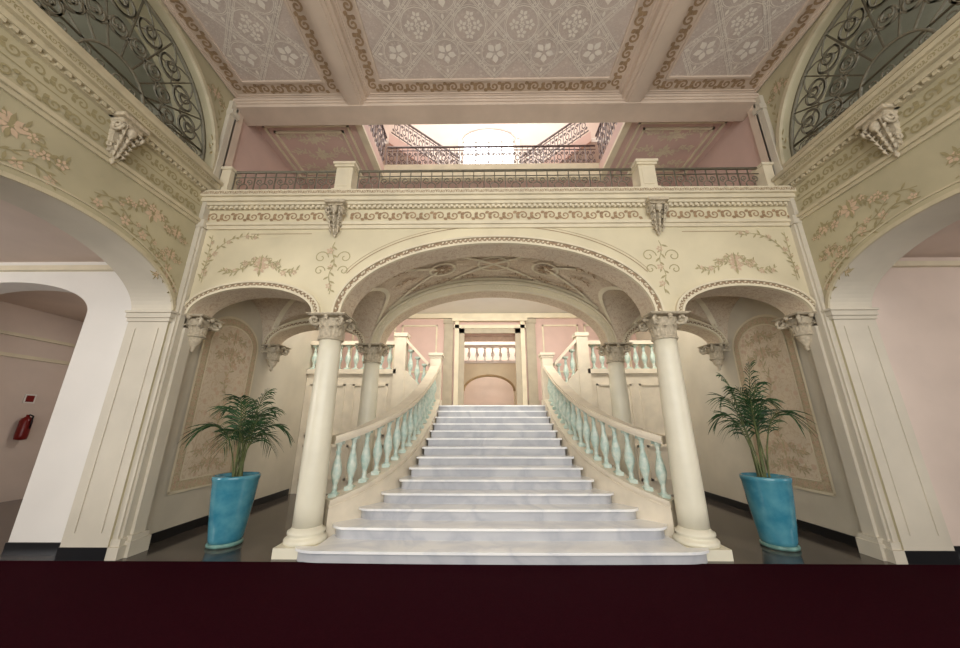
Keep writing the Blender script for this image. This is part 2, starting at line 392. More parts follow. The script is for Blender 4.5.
# ------------------------------------------------------------------ side walls
AC=3.25; AA=1.5
def sidewall(sg,name):
    X0=sg*WX; X1=sg*(WX+.6)
    mp=lambda u,d,z:(X0+(X1-X0)*d,u,z)
    w=MB()
    S=[(-3.2,0,5.3),(-1.75,0,5.3),(-1.75,3.15,5.3)]+[(u,z,5.3) for u,z in arc(-.25,1.5,3.15,.8,40)][1:-1]+[(1.25,3.15,5.3),(1.25,0,5.3),(1.75,0,5.3),(1.75,3.15,5.3)]
    S+=[(u,z,5.3) for u,z in arc(AC,AA,3.15,.8,48)][1:-1]+[(4.75,3.15,5.3),(4.75,0,5.3),(5.0,0,5.3)]
    w.aw(S,mp,0,1)
    w.box(X0,X1,5.0,11.2,0,5.3,2)
    def lun(c): 
        L=arc(c,AA,5.75,1.6,48)
        return [(c-AA,5.75,7.6)]+[(u,z,7.6) for u,z in L][1:-1]+[(c+AA,5.75,7.6)]
    w.aw([(-3.2,5.3,7.6),(-1.75,5.3,7.6)]+lun(-.25)+[(1.25,5.3,7.6),(1.75,5.3,7.6)]+lun(AC)+[(4.75,5.3,7.6),(5.0,5.3,7.6)],mp,0,0)
    w.box(X0,X1,-3.2,5.0,5.3,5.75,0)
    w.box(X0,X1,5.0,9.6,5.3,12.6,3)
    o=w.obj(name,[M_green,M_jamb,M_jamb,M_pink])
    t=MB(); s=-sg
    def strip(z0,z1,pr,m=0,y0=-3.2,y1=4.86): t.box(X0,X0+s*pr,y0,y1,z0,z1,m)
    strip(4.70,4.75,.03,2); strip(4.75,4.80,.06,2); strip(5.28,5.33,.05,2); strip(5.33,5.40,.10,2); strip(5.40,5.50,.16,2); strip(5.5,5.56,.2,2); strip(5.7,5.76,.04,2)
    P=arc(AC,AA,3.15,.8,48); 
    for (PP,ww,pr) in ((P,.05,.03),([(AC+(u-AC)*1.08,3.15+(z-3.15)*1.15) for u,z in P],.02,.012)):
        for i in range(len(PP)-1):
            (a,b_),(c,d)=PP[i],PP[i+1]; L=sqrt((c-a)**2+(d-b_)**2); nx,nz=-(d-b_)/L*ww,(c-a)/L*ww
            q=[(a,b_),(c,d),(c+nx,d+nz),(a+nx,b_+nz)]
            if max(x[0] for x in q)>4.8: continue
            t.add([(X0,p,r) for p,r in q]+[(X0+s*pr,p,r) for p,r in q],[(4,5,6,7),(0,1,5,4),(2,3,7,6)],2)
    L=arc(AC,AA,5.75,1.6,48)
    for i in range(len(L)-1):
        (a,b_),(c,d)=L[i],L[i+1]; l=sqrt((c-a)**2+(d-b_)**2); nx,nz=-(d-b_)/l*.07,(c-a)/l*.07
        q=[(a,b_),(c,d),(c+nx,d+nz),(a+nx,b_+nz)]
        t.add([(X0,p,r) for p,r in q]+[(X0+s*.05,p,r) for p,r in q],[(4,5,6,7),(0,1,5,4),(2,3,7,6)],2)
    for (z0,z1,pr) in ((3.05,3.10,.03),(3.10,3.17,.06),(3.17,3.2,.09)):
        t.box(X0+s*pr,X1,4.75-pr,4.90,z0,z1,1)
        t.box(X0+s*pr,X1-s*pr,1.25-pr,1.75+pr,z0,z1,1)
    t.box(X0,X0+s*.07,4.78,4.93,.0,7.3,1); t.box(X0+s*.07,X0+s*.10,4.81,4.90,.2,4.66,1); t.box(X0,X0+s*.14,4.90,5.06,0,3.0,1)
    t.box(X0,X0+s*.15,4.74,5.0,0,.14,1); t.box(X0,X0+s*.19,4.84,5.12,0,.18,1); t.box(X0,X0+s*.17,4.86,5.1,.18,.24,1)
    t.box(X0,X0+s*.12,4.77,4.97,.14,.22,1)
    t.box(X0,X0+s*.12,4.77,4.94,4.66,4.80,1); t.box(X0,X0+s*.12,4.77,4.94,7.0,7.1,1)
    for (a_,c_) in ((X0-s*.12,X0-s*.135),(X0-s*.46,X0-s*.475)): t.box(a_,c_,4.74,4.75,.3,2.95,1)
    u=-3.1
    while u<4.75: t.box(X0,X0+s*.085,u,u+.045,5.285,5.33,2); u+=.09
    t.obj('wall_mouldings',[M_trim,M_jamb,M_shadetrim],o)
    g=MB(); mpp=lay(lambda u,v:(X0+s*.004,u,v),(s,0,0))
    scroll_band(g,1.3,4.72,4.92,.17,mpp,0,.02,fat=1.3); scroll_band(g,1.3,4.72,5.16,.17,mpp,0,.02,fat=1.3)
    g.ribbon([(1.3,5.04),(4.75,5.04)],.012,mpp,0)
    mp2=lay(lambda u,v:(X0+s*.162,u,v),(s,0,0)); scroll_band(g,1.3,4.75,5.45,.08,mp2,0)
    for k in (-1,1):
        for r0,sz in ((1.20,.10),(1.38,.08)):
            P=[]
            for t_ in range(27):
                a=.12+ (pi/2-.22)*t_/26
                P.append((AC+k*AA*cos(a)*1.0*(1 if r0<1.3 else .97), 3.15+.8*r0*sin(a)+.06+.05*sin(t_*.9)))
            P=[p for p in P if p[1]>3.15 and abs(p[0]-AC)<1.45]
            garland(g,P,mpp,0,1,2,sz)
    for z_ in (3.55,3.9,4.25): spray(g,4.50,z_+.1,.17,.16,mpp,0,1,2,.06)
    spray(g,4.1,4.42,.4,.22,mpp,0,1,2,.095); spray(g,2.6,4.4,.5,.22,mpp,0,1,2,.095)
    for z_ in range(12): g.leaf(4.66,6.0+z_*.09,.11,pi/2+(.5 if z_%2 else -.5),.035,mpp,1)
    spray(g,4.5,7.1,.2,.25,mpp,0,1,2,.07)
    M_o2=bpy.data.materials.get('olive_paint_faded') or mat('olive_paint_faded',(164,152,114),.7,.08,14)
    g.obj('painted_ornament',[M_o2,M_o2,M_rose],o)
    k=MB(); k.box(X0-sg*.01,X1,4.735,4.75,0,.14); k.box(X0+s*.02,X0,5.12,8.8,0,.13)
    k.obj('baseboard_'+('left' if sg<0 else 'right'),[M_black])
    p=MB(); f=lambda dx:lay((lambda u,v:(X0+s*dx,u,v)),(s,0,0))
    def outl(i): return [(5.42+i,.62+i),(6.78-i,.62+i)]+[(6.10+(.68-i)*cos(pi*t/16),3.0+(.50-i)*sin(pi*t/16)) for t in range(17)]
    p.poly(outl(0),f(.006),1); p.poly(outl(.16),f(.014),0)
    p.ribbon(outl(0)+[outl(0)[0]],.04,f(.022),2); p.ribbon(outl(.16)+[outl(.16)[0]],.02,f(.022),2)
    o2=outl(.08)
    for i in range(len(o2)):
        a=o2[i]; c=o2[(i+1)%len(o2)]; l=sqrt((c[0]-a[0])**2+(c[1]-a[1])**2); n=max(1,int(l/.12))
        for j in range(n): p.flower(a[0]+(c[0]-a[0])*j/n,a[1]+(c[1]-a[1])*j/n,.05,f(.016),3,5)
    ff=f(.022)
    for zz,ww in ((3.1,.32),(2.8,.36),(1.2,.4),(.95,.36)): spray(p,6.1,zz,ww,.2,ff,4,4,3,.085)
    garland(p,[(6.1+.05*sin(t*.8),1.3+.075*t) for t in range(20)],ff,4,4,3,.11)
    M_pl=bpy.data.materials.get('panel_vine_paint') or mat('panel_vine_paint',(194,180,146),.7,.08,14)
    p.obj('painted_wall_panel',[M_panel,M_panelb,M_trim,M_rose,M_pl],o)
    return o
wl=sidewall(-1,'wall_left'); wr=sidewall(1,'wall_right')

def console(cx,cy,z0,ax,s,h=.62,w=.26,name='scroll_bracket'):
    mb=MB()
    def T(p,q,r): return (cx+s*q,cy+p,r) if ax=='x' else (cx+p,cy+s*q,r)
    prof=[(0,0),(.05,.02),(.07,.10),(.06,.2),(.09,.3),(.15,.38),(.18,h*.88),(.16,h),(0,h)]
    n=len(prof); vs=[]
    for k,f in ((-1,.45),(1,.45)):
        for q,r in prof: vs.append(T(k*w/2*(f+.55*r/h),q,z0+r))
    fs=[tuple(range(n)),tuple(reversed(range(n,2*n)))]+[(i,i+1,n+i+1,n+i) for i in range(n-1)]
    mb.add(vs,fs,0)
    mb.box(*(lambda a,b_:(min(a[0],b_[0]),max(a[0],b_[0]),min(a[1],b_[1]),max(a[1],b_[1]),a[2],b_[2]))(T(-w*.65,0,z0+h),T(w*.65,.21,z0+h+.05)),0)
    for k in (-1,1):
        P=[T(k*w*.5,.12+p,z0+h-.11+q) for p,q in spiral(0,0,.085,0,1.5,-1,18)]; mb.tube(P,.02,5,0)
        P=[T(k*w*.32,.05+p,z0+.10+q) for p,q in spiral(0,0,.05,0,1.4,1,14)]; mb.tube(P,.014,5,0)
    for i in range(6):
        zz=z0+h-.1-i*.07; q=.16-.018*i
        for k in (-1,0,1):
            a=T(k*.05*(1-.08*i),q,zz+.04); c=T(k*.10*(1-.08*i),q+.04,zz-.01); d=T(k*.07*(1-.08*i),q+.015,zz-.07)
            mb.tube([a,c,d],[.012,.022,.006],5,0)
    mb.lathe([(.0,0),(.045,.03),(.058,.08),(.04,.13),(0,.15)],*T(0,.17,0)[:2],z0+h*.55,10,0)
    mb.lathe([(.0,-.14),(.03,-.1),(.018,-.06),(.05,0),(.03,.05)],*T(0,.05,0)[:2],z0,8,0)
    return mb.obj(name,[M_capit])
for sg in (-1,1):
    console(sg*WX,3.42,4.82,'x',-sg,.46,.25)
    console(sg*2.60,YA,4.62,'y',-1,.42,.25)

# wrought-iron lunette grilles
for sg in (-1,1):
    g=MB(); X=sg*(WX+.12)
    def T(P,r=.016,m=0): g.tube([(X,u,v) for u,v in P],r,4,m)
    cy=AC; R=1.45
    T([(cy+R*cos(pi*t/40),5.78+1.55*sin(pi*t/40)) for t in range(41)],.03)
    T([(cy+.42*cos(pi*t/20),5.78+.45*sin(pi*t/20)) for t in range(21)],.02)
    T([(cy-R,5.80),(cy+R,5.80)],.03); T([(cy-R,6.02),(cy+R,6.02)],.014)
    for i in range(9):
        a=pi*(i+.5)/9; c,s_=cos(a),sin(a)
        T([(cy+.42*c,5.78+.45*s_),(cy+R*c,5.78+1.55*s_)],.014)
        for k in (-1,1):
            T(spiral(cy+1.14*cos(a+k*.15),5.78+1.22*sin(a+k*.15),.20,a+pi/2*k,1.6,k,22),.018)
            T(spiral(cy+.78*cos(a+k*.17),5.78+.84*sin(a+k*.17),.15,a-pi/2*k,1.5,-k,18),.016)
            T([(cy+(1.0+.45*t/8)*cos(a+k*.17*sin(t/8*pi)),5.78+(1.06+.5*t/8)*sin(a+k*.17*sin(t/8*pi))) for t in range(9)],.012)
    for i in range(14):
        u=cy-R+.1+i*.2; T(spiral(u,5.91,.085,0,1.3,1 if i%2 else -1,14),.010)
    g.obj('iron_lunette_grille',[M_ironl])
    r=MB(); x0,x1=sg*(WX+.6),sg*(WX+3.4)
    r.box(x0,x1,-3.2,5.0,5.2,5.3); r.box(x1,x1+sg*.1,-3.2,5.0,5.3,7.6); r.box(x0,x1,5.0,5.1,5.3,7.6); r.box(x0,x1,-3.3,-3.2,5.3,7.6); r.box(x0,x1,-3.2,5.0,7.5,7.6)
    r.obj('wall_gallery_'+('left' if sg<0 else 'right'),[M_dim])

# ------------------------------------------------------------------ hall ceiling
b=MB(); b.box(-WX,WX,-3.2,YA2,ZC,ZC+.1); ceil=b.obj('ceiling',[M_mauve])
b=MB()
def panel(x0,x1,y0,y1):
    def fr(i0,i1,z,m):
        b.box(x0+i0,x1-i0,y0+i0,y0+i1,z,ZC,m); b.box(x0+i0,x1-i0,y1-i1,y1-i0,z,ZC,m)
        b.box(x0+i0,x0+i1,y0+i1,y1-i1,z,ZC,m); b.box(x1-i1,x1-i0,y0+i1,y1-i1,z,ZC,m)
    fr(0,.03,ZC-.05,0); fr(.03,.06,ZC-.03,0); fr(.06,.28,ZC-.012,0); fr(.28,.32,ZC-.035,0)
PX=((-2.36,2.36),(-WX+.02,-2.76),(2.76,WX-.02))
for (x0,x1) in PX:
    for (y0,y1) in ((1.75,4.88),(-1.7,1.3)): panel(x0,x1,y0,y1)
for x in (-2.56,2.56):
    b.box(x-.20,x+.20,-3.2,4.88,7.34,ZC,0); b.box(x-.14,x+.14,-3.2,4.88,7.28,7.34,0); b.box(x-.09,x+.09,-3.2,4.88,7.255,7.28,0)
b.box(-WX,WX,1.3,1.75,7.2,ZC,0); b.box(-WX,WX,-3.2,-1.7,7.3,ZC,0)
b.obj('ceiling_beams',[M_beam],ceil)
g=MB(); mp=lay(lambda u,v:(u,v,ZC-.016),(0,0,-1)); mq=lay(lambda u,v:(u,v,ZC-.004),(0,0,-1))
for (x0,x1) in PX:
    y0,y1=1.75,4.88
    scroll_band(g,x0+.27,x1-.27,y1-.17,.21,mp,0,.034,fat=1.6); scroll_band(g,x0+.27,x1-.27,y0+.17,.21,mp,0,.034,fat=1.6)
    for xx in (x0+.17,x1-.17): scroll_band(g,y0+.10,y1-.10,xx,.21,mp,0,.034,'v',fat=1.6)
    X0,X1,Y0,Y1=x0+.34,x1-.34,y0+.34,y1-.34; W,H=X1-X0,Y1-Y0
    nx=max(2,round(W/.80)); ny=max(2,round(H/.78)); dx,dy=W/nx,H/ny
    for i in range(nx):
        for j in range(ny):
            cx,cy=X0+(i+.5)*dx,Y0+(j+.5)*dy
            for a,c in (((X0+i*dx,cy),(cx,Y0+j*dy)),((cx,Y0+j*dy),(X0+(i+1)*dx,cy)),((X0+(i+1)*dx,cy),(cx,Y0+(j+1)*dy)),((cx,Y0+(j+1)*dy),(X0+i*dx,cy))):
                l=sqrt((c[0]-a[0])**2+(c[1]-a[1])**2)
                for k in (-.034,-.016,.016,.034):
                    nxn,nyn=-(c[1]-a[1])/l*k,(c[0]-a[0])/l*k
                    g.ribbon([(a[0]+nxn,a[1]+nyn),(c[0]+nxn,c[1]+nyn)],.009,mq,1)
            g.flower(cx,cy,.17,mq,1,5,2,.2); g.circle(cx,cy,.215,.010,mq,1); g.circle(cx,cy,.235,.006,mq,1)
            for k in range(4):
                a=k*pi/2
                g.leaf(cx+.24*cos(a),cy+.24*sin(a),.09,a,.045,mq,1)
            for k in range(4):
                a=k*pi/2+pi/4
                g.ribbon(spiral(cx+.28*cos(a+.25),cy+.28*sin(a+.25),.05,a+pi,1,1,10),.013,mq,1)
                g.ribbon(spiral(cx+.28*cos(a-.25),cy+.28*sin(a-.25),.05,a+pi,1,-1,10),.013,mq,1)
    for i in range(nx+1):
        for j in range(ny+1):
            cx,cy=X0+i*dx,Y0+j*dy
            if X0+.05<cx<X1-.05 and Y0+.05<cy<Y1-.05:
                for k in range(4): g.flower(cx+.12*cos(k*pi/2),cy+.12*sin(k*pi/2),.085,mq,1,5,2,k)
                g.flower(cx,cy,.05,mq,1,6)
                g.circle(cx,cy,.25,.012,mq,1,16); g.circle(cx,cy,.275,.006,mq,1,16)
g.obj('ceiling_stencil',[M_tan,M_lace,M_mauve],ceil)
b=MB()
b.box(-WX,WX,YA,YA2,7.24,ZC); b.box(-WX,WX,YA-.02,YA,7.32,7.37); b.box(-WX,WX,YA-.04,YA,7.37,7.42); b.box(-WX,WX,YA-.015,YA,7.24,7.27)
for sg in (-1,1):
    b.box(sg*4.78,sg*WX,YA+.02,YA+.2,5.3,7.24)
t2=b.obj('trim_2',[M_beam])

# ------------------------------------------------------------------ gallery balustrade
b=MB()
for sg in (-1,1):
    x=sg*2.58
    b.box(x-.17,x+.17,4.80,5.12,5.31,5.40); b.box(x-.14,x+.14,4.83,5.09,5.40,5.84); b.box(x-.17,x+.17,4.80,5.12,5.84,5.88); b.box(x-.19,x+.19,4.78,5.14,5.88,5.93)
    b.box(x-.09,x+.09,4.822,4.84,5.46,5.78)
    x=sg*4.67; b.box(x-.08,x+.08,4.88,5.08,5.31,5.86); b.box(x-.10,x+.10,4.86,5.10,5.86,5.91)
b.obj('balustrade_piers',[M_trim])
def iron_run(name,p0,p1,h,unit=.30,r=.011,m=M_iron,cap=None):
    g=MB(); L=sqrt(sum((p1[k]-p0[k])**2 for k in range(2))); n=max(1,round(L/unit)); 
    def Q(u,v): t=u/L; return (p0[0]+(p1[0]-p0[0])*t,p0[1]+(p1[1]-p0[1])*t,p0[2]+(p1[2]-p0[2])*t+v)
    def T(P,rr=r): g.tube([Q(u,v) for u,v in P],rr,4,0)
    T([(0,.05),(L,.05)],r*1.3); T([(0,h-.11),(L,h-.11)],r); T([(0,h),(L,h)],r*2.2)
    U=L/n; 
    for i in range(n):
        c=(i+.5)*U; a=i*U; hm=(h-.11+.05)/2; hh=(h-.16)/2
        T([(a,0),(a,h)],r*1.2)
        T([(c+U*.2*cos(2*pi*t/16),hm+hh*.35*sin(2*pi*t/16)) for t in range(17)])
        for sx in (-1,1):
            T(spiral(c+sx*U*.24,hm+hh*.55,U*.17,-pi/2,1.2,sx,12)); T(spiral(c+sx*U*.24,hm-hh*.55,U*.17,pi/2,1.2,-sx,12))
        T([(c,.05),(c,hm-hh*.35)]); T([(c,hm+hh*.35),(c,h)])
    return g.obj(name,[m])
iron_run('gallery_railing',(-2.39,4.98,5.31),(2.39,4.98,5.31),.57,.36,.010,m=M_irong)
iron_run('gallery_railing',(-4.58,4.98,5.31),(-2.77,4.98,5.31),.57,.36,.010,m=M_irong)
iron_run('gallery_railing',(2.77,4.98,5.31),(4.58,4.98,5.31),.57,.36,.010,m=M_irong)

# ------------------------------------------------------------------ upper floors around the open well
b=MB()
for sg in (-1,1): b.box(sg*2.66,sg*WX,YA2,9.5,7.45,7.75,0)
b.box(-2.66,2.66,7.05,9.5,7.45,7.75,0)
up=b.obj('ceiling_gallery',[M_pink])
t=MB(); g=MB(); mp=lay(lambda u,v:(u,v,7.442),(0,0,-1))
for sg in (-1,1):
    t.box(sg*2.64,sg*2.78,YA2,7.1,7.38,7.452)
    for (x0,x1,y0,y1) in ((2.95,4.7,5.45,7.0),(3.1,4.55,5.6,6.85)):
        for q in ((x0,x0+.04,y0,y1),(x1-.04,x1,y0,y1),(x0,x1,y0,y0+.04),(x0,x1,y1-.04,y1)): t.box(sg*q[0],sg*q[1],q[2],q[3],7.41,7.45)
    for yy in (5.75,6.2,6.65): spray(g,sg*3.82,yy,.6,.3,mp,0,1,2,.12)
t.box(-2.66,2.66,6.98,7.1,7.40,7.80)
t.obj('gallery_ceiling_moulding',[M_trim],up); g.obj('gallery_ceiling_painting',[M_beam,M_trim,M_trim],up)
for sg in (-1,1): iron_run('stairwell_railing',(sg*2.70,5.3,7.75),(sg*2.70,7.05,7.75),.95,.30,.015)
iron_run('stairwell_railing',(-2.66,7.08,7.80),(2.66,7.08,7.80),.62,.26,.012)
for sg in (-1,1):
    b=MB(); n=11
    for i in range(n):
        x=.96+i*.18; z=8.35+i*.16; b.box(sg*x,sg*(x+.18),8.36,9.48,z-.22,z)
    b.box(sg*2.95,sg*(WX-.02),8.36,9.48,9.8,9.95)
    vs=[(sg*.85,8.26,8.05),(sg*3.05,8.26,9.75),(sg*3.05,8.26,10.1),(sg*.85,8.26,8.42)]
    vs+=[(p[0],8.34,p[2]) for p in vs]; b.add(vs,[(0,1,2,3),(7,6,5,4),(0,1,5,4),(3,2,6,7)],1)
    b.obj('upper_stair_flight',[M_white,M_pink])
    iron_run('upper_stair_railing',(sg*.9,8.28,8.42),(sg*3.0,8.28,10.1),.75,.26,.015)
b=MB(); b.box(-.95,.95,8.36,9.48,8.15,8.35); b.obj('upper_stair_landing',[M_pinkw])
b=MB(); yy=9.5
b.box(-WX,-.9,yy,yy+.3,5.3,12.6); b.box(.9,WX,yy,yy+.3,5.3,12.6); b.box(-.9,.9,yy,yy+.3,5.3,10.0)
b.aw([(-.9,11.0,12.6)]+[(u,z,12.6) for u,z in arc(0,.9,11.0,.5,24)][1:-1]+[(.9,11.0,12.6)],lambda u,d,z:(u,yy+.3*d,z),0)
b.obj('wall_upper_back',[M_pinkw])
b=MB()
b.poly([(-.9,10.0),(.9,10.0)]+[(u,z) for u,z in reversed(arc(0,.9,11.0,.5,24))],lambda u,v:(u,yy+.2,v),1)
for x in (-.9,-.45,0,.45,.87): b.box(x-.03,x+.03,yy+.08,yy+.14,10.0,11.4,0)
for z in (10.0,10.5,11.0): b.box(-.9,.9,yy+.08,yy+.14,z,z+.05,0)
b.tube([(u,yy-.02,z) for u,z in arc(0,1.0,11.0,.58,24)],.06,6,0); 
for sg in (-1,1): b.box(sg*.94,sg*1.06,yy-.06,yy,9.95,11.0)
b.box(-1.1,1.1,yy-.08,yy,9.9,9.98)
b.obj('window_1',[M_white,M_sky])
b=MB(); b.box(-WX-.6,WX+.6,4.9,9.8,12.6,12.7); b.box(-WX,WX,YA,YA2,ZC+.1,12.6); b.obj('ceiling_upper',[M_white])

# ------------------------------------------------------------------ staircase
R=.147; NST=14
Yf=[4.64,5.03,5.38]+[5.70+.315*i for i in range(11)]
Wd=[2.50,2.26,2.03,1.78,1.56,1.46,1.40,1.36,1.34,1.33,1.32,1.32,1.32,1.32]
b=MB()
def prism(P,z0,z1,m):
    n=len(P); vs=[(x,y,z0) for x,y in P]+[(x,y,z1) for x,y in P]
    b.add(vs,[tuple(range(n,2*n)),tuple(reversed(range(n)))],m); b.add(vs,[(i,(i+1)%n,n+(i+1)%n,n+i) for i in range(n)],m)
def outline(w,yf,rad,back,bulge=0.0,o=0,first=False):
    yf-=o; w+=o; ry=rad
    P=[(-w,back)]
    if first:
        ry=4.80-(yf+bulge); P=[(-2.28,back),(-2.28,4.80)]
    for t in range(11):
        a=pi+(pi/2)*t/10; P.append((-w+rad+rad*cos(a), yf+bulge+ry+ry*sin(a)))
    if bulge:
        x0=P[-1][0]
        for t in range(1,16): x=x0+(-2*x0)*t/16; P.append((x,yf+bulge*(x/x0)**2))
    for t in range(11):
        a=-pi/2+(pi/2)*t/10; P.append((w-rad+rad*cos(a), yf+bulge+ry+ry*sin(a)))
    if first: P+=[(2.28,4.80),(2.28,back)]
    else: P.append((w,back))
    return P
for i in range(NST-1):
    z1=(i+1)*R; z0=i*R; rad=(.34,.28,.24,.18,.08)[i] if i<5 else .02; bl=(.03,.04,.03,.02,.01)[i] if i<5 else 0
    back=(5.3,5.5,5.8,6.2)[i] if i<4 else Yf[i]+.5
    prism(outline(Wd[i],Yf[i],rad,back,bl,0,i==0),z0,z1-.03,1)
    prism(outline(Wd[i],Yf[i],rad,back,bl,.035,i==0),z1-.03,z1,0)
b.box(-1.62,1.62,Yf[13],10.99,NST*R-.16,NST*R-.03,1); b.box(-1.62,1.62,Yf[13]-.035,10.99,NST*R-.03,NST*R,0)
b.box(-1.5,1.5,9.3,10.99,0,NST*R-.16,2)
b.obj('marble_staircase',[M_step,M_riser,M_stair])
def nose(y): return .294+(y-5.05)*(NST*R-.294)/(Yf[13]-5.05)
def cr(P,n=12):
    out=[]; Q=[P[0]]+P+[P[-1]]
    for i in range(1,len(Q)-2):
        for t in range(n):
            s=t/n; out.append(tuple(.5*((2*Q[i][k])+(-Q[i-1][k]+Q[i+1][k])*s+(2*Q[i-1][k]-5*Q[i][k]+4*Q[i+1][k]-Q[i+2][k])*s*s+(-Q[i-1][k]+3*Q[i][k]-3*Q[i+1][k]+Q[i+2][k])*s**3) for k in range(2)))
    out.append(P[-1]); return out
BAL=[(.055,0),(.06,.0),(.06,.05),(.045,.06),(.03,.09),(.04,.115),(.028,.135),(.045,.19),(.072,.27),(.075,.32),(.06,.40),(.038,.48),(.03,.53),(.042,.55),(.028,.575),(.036,.62),(.045,.64),(.058,.65),(.058,.70)]
def baluster(mb,x,y,z,h=.70,m=0,n=12,ang=0):
    k=h/.70; mb.lathe([(r,q*k) for r,q in BAL],x,y,z,n,m); mb.box(x-.062,x+.062,y-.062,y+.062,z,z+.05*k,m); mb.box(x-.062,x+.062,y-.062,y+.062,z+.65*k,z+h,m)
for sg in (-1,1):
    P=cr([(sg*2.44,5.30),(sg*2.12,5.60),(sg*1.81,6.08),(sg*1.61,6.65),(sg*1.51,7.3),(sg*1.47,8.0),(sg*1.47,8.80)],10)
    mb=MB(); fr=[]
    for i,p in enumerate(P):
        a=P[max(0,i-1)]; c=P[min(len(P)-1,i+1)]; tx,ty=c[0]-a[0],c[1]-a[1]; l=sqrt(tx*tx+ty*ty); fr.append((-ty/l,tx/l))
    def solid(w,zb,zt,m):
        vs=[];fs=[]
        for (x,y),(nx,ny) in zip(P,fr):
            for q,zz in ((-w/2,zb(y)),(w/2,zb(y)),(w/2,zt(y)),(-w/2,zt(y))): vs.append((x+nx*q,y+ny*q,zz))
        for i in range(len(P)-1):
            for j in range(4): fs.append((i*4+j,i*4+(j+1)%4,(i+1)*4+(j+1)%4,(i+1)*4+j))
        fs+=[(0,1,2,3),tuple((len(P)-1)*4+j for j in range(4))]
        mb.add(vs,fs,m)
    ct=lambda y: nose(y)+.17
    solid(.26,lambda y:0,lambda y:ct(y)-.05,0); solid(.31,lambda y:ct(y)-.05,ct,0); solid(.29,lambda y:ct(y)-.11,lambda y:ct(y)-.09,0)
    solid(.20,lambda y:ct(y)+.74,lambda y:ct(y)+.78,0); solid(.27,lambda y:ct(y)+.78,lambda y:ct(y)+.82,0); solid(.23,lambda y:ct(y)+.82,lambda y:ct(y)+.85,0)
    D=[0]
    for i in range(1,len(P)): D.append(D[-1]+sqrt((P[i][0]-P[i-1][0])**2+(P[i][1]-P[i-1][1])**2))
    nb=17
    for k in range(nb):
        d=D[-1]*(k+.45)/nb; i=max(j for j in range(len(D)) if D[j]<=d); i=min(i,len(P)-2); t=(d-D[i])/(D[i+1]-D[i])
        x=P[i][0]+(P[i+1][0]-P[i][0])*t; y=P[i][1]+(P[i+1][1]-P[i][1])*t
        baluster(mb,x,y,ct(y)-.02,.78,1)
    mb.obj('stair_balustrade',[M_stair,M_bal])
    mb=MB(); x=sg*1.47; y=8.98; z=NST*R
    mb.box(x-.14,x+.14,y-.14,y+.14,z+.0,z+1.22); mb.box(x-.165,x+.165,y-.165,y+.165,z,z+.14); mb.box(x-.16,x+.16,y-.16,y+.16,z+1.22,z+1.28); mb.box(x-.19,x+.19,y-.19,y+.19,z+1.28,z+1.35)
    mb.box(x-.09,x+.09,y-.155,y-.13,z+.25,z+1.1)
    mb.obj('newel_post',[M_stair])
    mb=MB()
    for i in range(6):
        xa=1.64+i*.14; mb.box(sg*xa,sg*(xa+.14),9.1,10.9,z-.1,z+(i+1)*.145,0)
    mb.box(sg*1.66,sg*2.5,8.88,9.08,0,z+.1,0)
    vs=[(sg*1.66,8.86,z+.02),(sg*2.3,8.86,z+.02),(sg*2.3,8.86,z+.95),(sg*1.66,8.86,z+.28)]; vs+=[(p[0],9.1,p[2]) for p in vs]
    mb.add(vs,[(0,1,2,3),(7,6,5,4),(3,2,6,7)],0)
    vs=[(sg*1.66,8.86,z+1.0),(sg*2.3,8.86,z+1.68),(sg*2.3,8.86,z+1.78),(sg*1.66,8.86,z+1.1)]; vs+=[(p[0],9.1,p[2]) for p in vs]
    mb.add(vs,[(0,1,2,3),(7,6,5,4),(3,2,6,7),(0,1,5,4)],0)
    for k in range(3): baluster(mb,sg*(1.78+k*.19),8.98,z+.34+k*.19,.74,1)
    xx=sg*2.42
    mb.box(xx-.15,xx+.15,8.83,9.13,0,z+1.8,0); mb.box(xx-.18,xx+.18,8.80,9.16,z+1.8,z+1.9,0)
    mb.box(sg*2.5,sg*(WX-.01),9.06,10.98,2.78,2.93,0); mb.box(sg*2.5,sg*(WX-.01),8.90,9.06,0,2.86,0)
    mb.box(sg*2.5,sg*(WX-.01),8.83,9.10,2.86,2.98,0)
    mb.box(sg*2.5,sg*(WX-.01),8.85,9.11,3.64,3.74,0)
    for k in range(10): baluster(mb,sg*(2.72+k*.225),8.98,2.98,.66,1,10)
    for (z0,z1) in ((.3,1.1),(1.3,2.6)):
        for (x0,x1) in ((2.7,3.6),(3.8,4.7)):
            for q in ((x0,x0+.05,z0,z1),(x1-.05,x1,z0,z1),(x0,x1,z0,z0+.05),(x0,x1,z1-.05,z1)): mb.box(sg*q[0],sg*q[1],8.87,8.91,q[2],q[3],0)
    mb.obj('side_stair_landing',[M_stair,M_bal])

